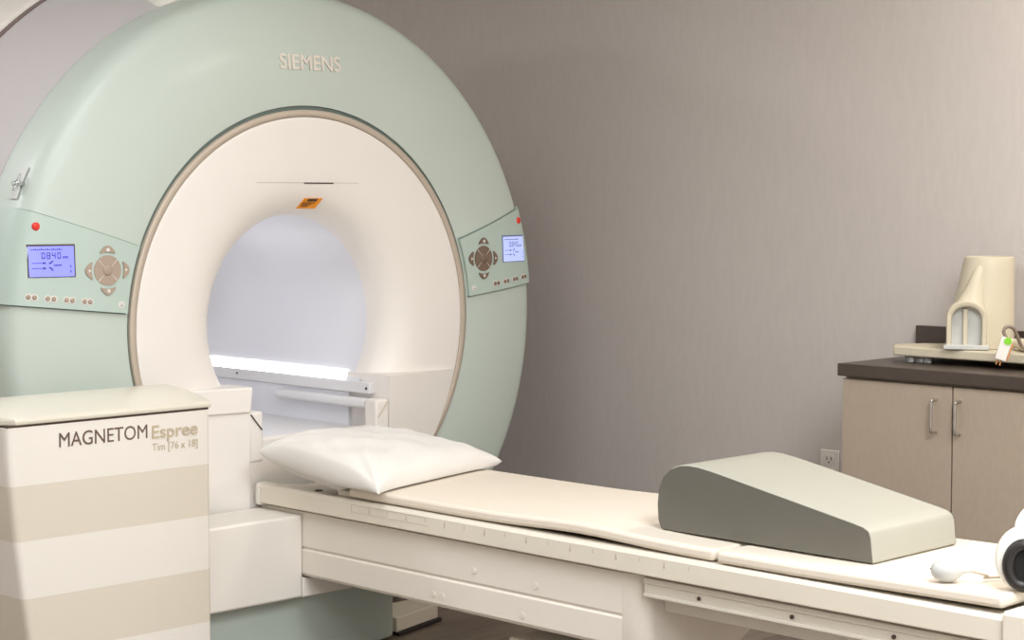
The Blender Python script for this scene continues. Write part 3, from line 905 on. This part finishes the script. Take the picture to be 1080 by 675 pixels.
# hollow top
inner = []
for z, a, b, dx in ((.281,.068,.066,.029),(.20,.066,.064,.026)):
    inner.append([bm.verts.new(HL(dx+a*math.cos(2*PI*k/seg), b*math.sin(2*PI*k/seg), z)) for k in range(seg)])
for A, B in ((rings[-1], inner[0]), (inner[0], inner[1])):
    for k in range(seg): bm.faces.new((A[k], A[(k+1) % seg], B[(k+1) % seg], B[k]))
bm.faces.new(inner[1])
obj('shell', bm, 'coil', hc, smooth=50)
def arch(w, h, n=16, z0=0):
    pts = [(-w/2, z0)]; r = w/2
    for k in range(n+1):
        a = PI-PI*k/n; pts.append((r*math.cos(a), h-r*.85+r*.85*math.sin(a)))
    pts.append((w/2, z0)); return pts
ox = -.037
bm = bmesh.new(); Ao = arch(.122, .150); Ai = arch(.090, .132)
L = []
for pts_, f in ((Ao, .03), (Ao, .118), (arch(.116,.147), .122), (arch(.096,.136), .122), (Ai, .118), (Ai, .03)):
    L.append([bm.verts.new(HL(ox+x, f, z)) for x, z in pts_])
for A, B in zip(L, L[1:]):
    for k in range(len(Ao)-1): bm.faces.new((A[k], A[k+1], B[k+1], B[k]))
for k in (0, -1):
    for A, B in ((L[0], L[5]), (L[1], L[4])): pass
obj('arch_collar', bm, 'coil', hc, smooth=50)
# hood running from the arch up to the shell
bm = bmesh.new(); rows = []
for z, w, f in ((.128,.100,.104),(.145,.090,.102),(.165,.074,.097),(.19,.058,.092),(.212,.048,.087),(.232,.040,.083),(.248,.030,.078),(.256,.016,.074)):
    row = []
    for k in range(13):
        a = PI*k/12; row.append(bm.verts.new(HL(ox+.008+(z-.128)*.24+w/2*math.cos(a), .055+(f-.055)*math.sin(a)**.6, z)))
    rows.append(row)
for A, B in zip(rows, rows[1:]):
    for k in range(12): bm.faces.new((A[k], A[k+1], B[k+1], B[k]))
bm.faces.new(rows[0]); bm.faces.new(rows[-1])
obj('hood', bm, 'coil', hc, smooth=60)
bm = bmesh.new(); pb = arch(.0895, .131)
A = [bm.verts.new(HL(ox+x, .086, z)) for x, z in pb]; B = [bm.verts.new(HL(ox+x, .089, z)) for x, z in pb]
bm.faces.new(A); bm.faces.new(B[::-1])
for k in range(len(A)): bm.faces.new((A[k], A[(k+1) % len(A)], B[(k+1) % len(A)], B[k]))
obj('inner_lining', bm, 'coilgrey', hc, smooth=30)
bm = bmesh.new()
vs = box(bm, (-.007,.0905,.002), (.007,.104,.124))
for v in vs: v.co = HL(ox+v.co.x-.004, v.co.y, v.co.z)
obj('post', bm, 'coil', hc, bevel=.002)
bm = bmesh.new(); vs = box(bm, (-.068,.05,.0005), (.068,.133,.014))
for v in vs: v.co = HL(ox+v.co.x, v.co.y, v.co.z)
obj('base_plate', bm, 'coilgrey', hc, bevel=.002)

# plug with green sticker hanging over the board front
pg = thing('cable_plug', 'white cable plug with round lime green sticker hanging over the board edge', 'plug', (1.245, -1.66, .95))
def CP(px, f, z):   # local frame at the board edge, facing the room
    return Vector((1.232, -1.773, .990)) + rt*px + fr*f + Vector((0,0,z))
bm = bmesh.new(); vs = box(bm, (-.017,-.011,-.058), (.017,.011,.012))
tl = Matrix.Rotation(math.radians(17), 3, 'Y')
def PT(v): w = tl @ Vector((v[0], v[1], v[2])); return CP(w.x, w.y+.012, w.z)
for v in vs: v.co = PT((v.co.x, v.co.y, v.co.z))
obj('plug_body', bm, 'white', pg, bevel=.003)
bm = bmesh.new(); vs = box(bm, (.0172,-.010,-.054), (.022,.010,.0))
for v in vs: v.co = PT((v.co.x, v.co.y, v.co.z))
obj('orange_side', bm, 'copper', pg, bevel=.001)
bm = bmesh.new(); A = [bm.verts.new(PT((.004+.0115*math.cos(2*PI*k/20), .0112, .003+.0115*math.sin(2*PI*k/20)))) for k in range(20)]
B = [bm.verts.new(PT((.004+.0115*math.cos(2*PI*k/20), .0125, .003+.0115*math.sin(2*PI*k/20)))) for k in range(20)]
bm.faces.new(A); bm.faces.new(B[::-1])
for k in range(20): bm.faces.new((A[k], A[(k+1) % 20], B[(k+1) % 20], B[k]))
o = obj('sticker', bm, 'lime', pg); o['label'] = 'lime green round sticker'
for dx in (-.006, .003):
    bm = bmesh.new(); tube(bm, [PT((dx,0,-.0575)), PT((dx*1.2,.0,-.074))], .0025, 8); obj('pin', bm, 'copper', pg, smooth=50)
bm = bmesh.new(); tube(bm, spline([PT((-.004,0,.011)), CP(-.008,.012,.03), CP(-.002,.010,.042), CP(.010,.004,.044), CP(.022,-.01,.036), CP(.034,-.03,.010), CP(.050,-.055,-.022), CP(.09,-.075,-.031)], 6), .0055, 12)
obj('cable', bm, 'cable', pg, smooth=60)

kn = thing('coil_connector', 'round cream connector lying on the white board at the right edge', 'connector', (1.36, -1.76, .952))
kc = Vector((1.335, -1.785, .952+.0195))
bm = bmesh.new(); dr = Vector((-.62,-.78,0)).normalized()
def ringset(bm, c, d, prof, seg=24):
    s = d.cross(UP).normalized()
    R = [[bm.verts.new(c+d*t+r*(math.cos(2*PI*i/seg)*s+math.sin(2*PI*i/seg)*UP)) for i in range(seg)] for t, r in prof]
    for A, B in zip(R, R[1:]):
        for i in range(seg): bm.faces.new((A[i], A[(i+1) % seg], B[(i+1) % seg], B[i]))
    bm.faces.new(R[0]); bm.faces.new(R[-1][::-1])
ringset(bm, kc, dr, [(-.12,.014),(-.05,.0145),(-.045,.019),(.0,.019),(.006,.017)]); obj('connector_body', bm, 'coil', kn, smooth=40)
bm = bmesh.new(); ringset(bm, kc, dr, [(.0062,.0125),(.009,.012)]); obj('connector_face', bm, 'cable', kn, smooth=40)

# ------------------------------------------------------------------ lights: unseen overhead lamps, several added as fill
def area(name, loc, sx, sy, power, color=(1,1,1), target=None):
    L = bpy.data.lights.new(name, 'AREA'); L.shape = 'RECTANGLE'; L.size = sx; L.size_y = sy; L.energy = power; L.color = color
    o = bpy.data.objects.new(name, L); COL.objects.link(o); o.location = loc
    if target:
        o.rotation_euler = (Vector(target)-Vector(loc)).to_track_quat('-Z', 'Y').to_euler()
    return o
area('unseen_overhead_light', (-1.5, -1.3, 2.72), 1.2, 1.2, 30, (.95,.98,1))  # unseen, added to brighten the top of the green cover
area('unseen_overhead_light', (-1.0, -3.8, 2.72), 1.2, 1.2, 86, (.91,.955,1))  # unseen, added frontal fill for the scanner face
area('unseen_overhead_light', (1.0, -2.5, 2.72), .5, .5, 27, (1,.93,.84))
area('unseen_overhead_light', (-2.7, -5.4, 2.72), 1.2, 1.2, 90, (.93,.965,1))  # unseen fill added behind the camera for low upright faces
area('unseen_overhead_light', (-2.6, 1.6, 2.72), 1.2, .6, 44, (.95,.97,1))  # unseen, added behind the scanner to whiten its rear corner
area('unseen_overhead_light', (-.9, 2.4, 2.72), 1.2, .6, 8, (1,1,1))  # weaker added fill over the back wall, out of view
def spot(name, loc, target, power, ang, blend, color, rad=.06):
    L = bpy.data.lights.new(name, 'SPOT'); L.energy = power; L.spot_size = math.radians(ang); L.spot_blend = blend; L.color = color; L.shadow_soft_size = rad
    o = bpy.data.objects.new(name, L); COL.objects.link(o); o.location = loc
    o.rotation_euler = (Vector(target)-Vector(loc)).to_track_quat('-Z', 'Y').to_euler()
    return o
spot('ceiling_downlight', (.35, -2.75, 2.70), (.15, -2.75, .6), 32, 50, .9, (1,.88,.72), .08)
w = bpy.data.worlds.new('world'); S.world = w; w.use_nodes = True
w.node_tree.nodes['Background'].inputs[0].default_value = (.9,.92,1,1); w.node_tree.nodes['Background'].inputs[1].default_value = .15

# ------------------------------------------------------------------ camera
cam = bpy.data.cameras.new('camera'); co = bpy.data.objects.new('camera', cam); COL.objects.link(co)
co.location = (-3.7426, -4.6913, 1.42)
co.rotation_euler = (PI/2-math.radians(3.7592), 0, -math.radians(44.752))
cam.sensor_width = 36; cam.lens = 1971.5/1080*36
S.camera = co
S.view_settings.view_transform = 'Standard'; S.view_settings.look = 'None'; S.view_settings.gamma = 1
S.view_settings.use_curve_mapping = False; S.view_settings.exposure = .14
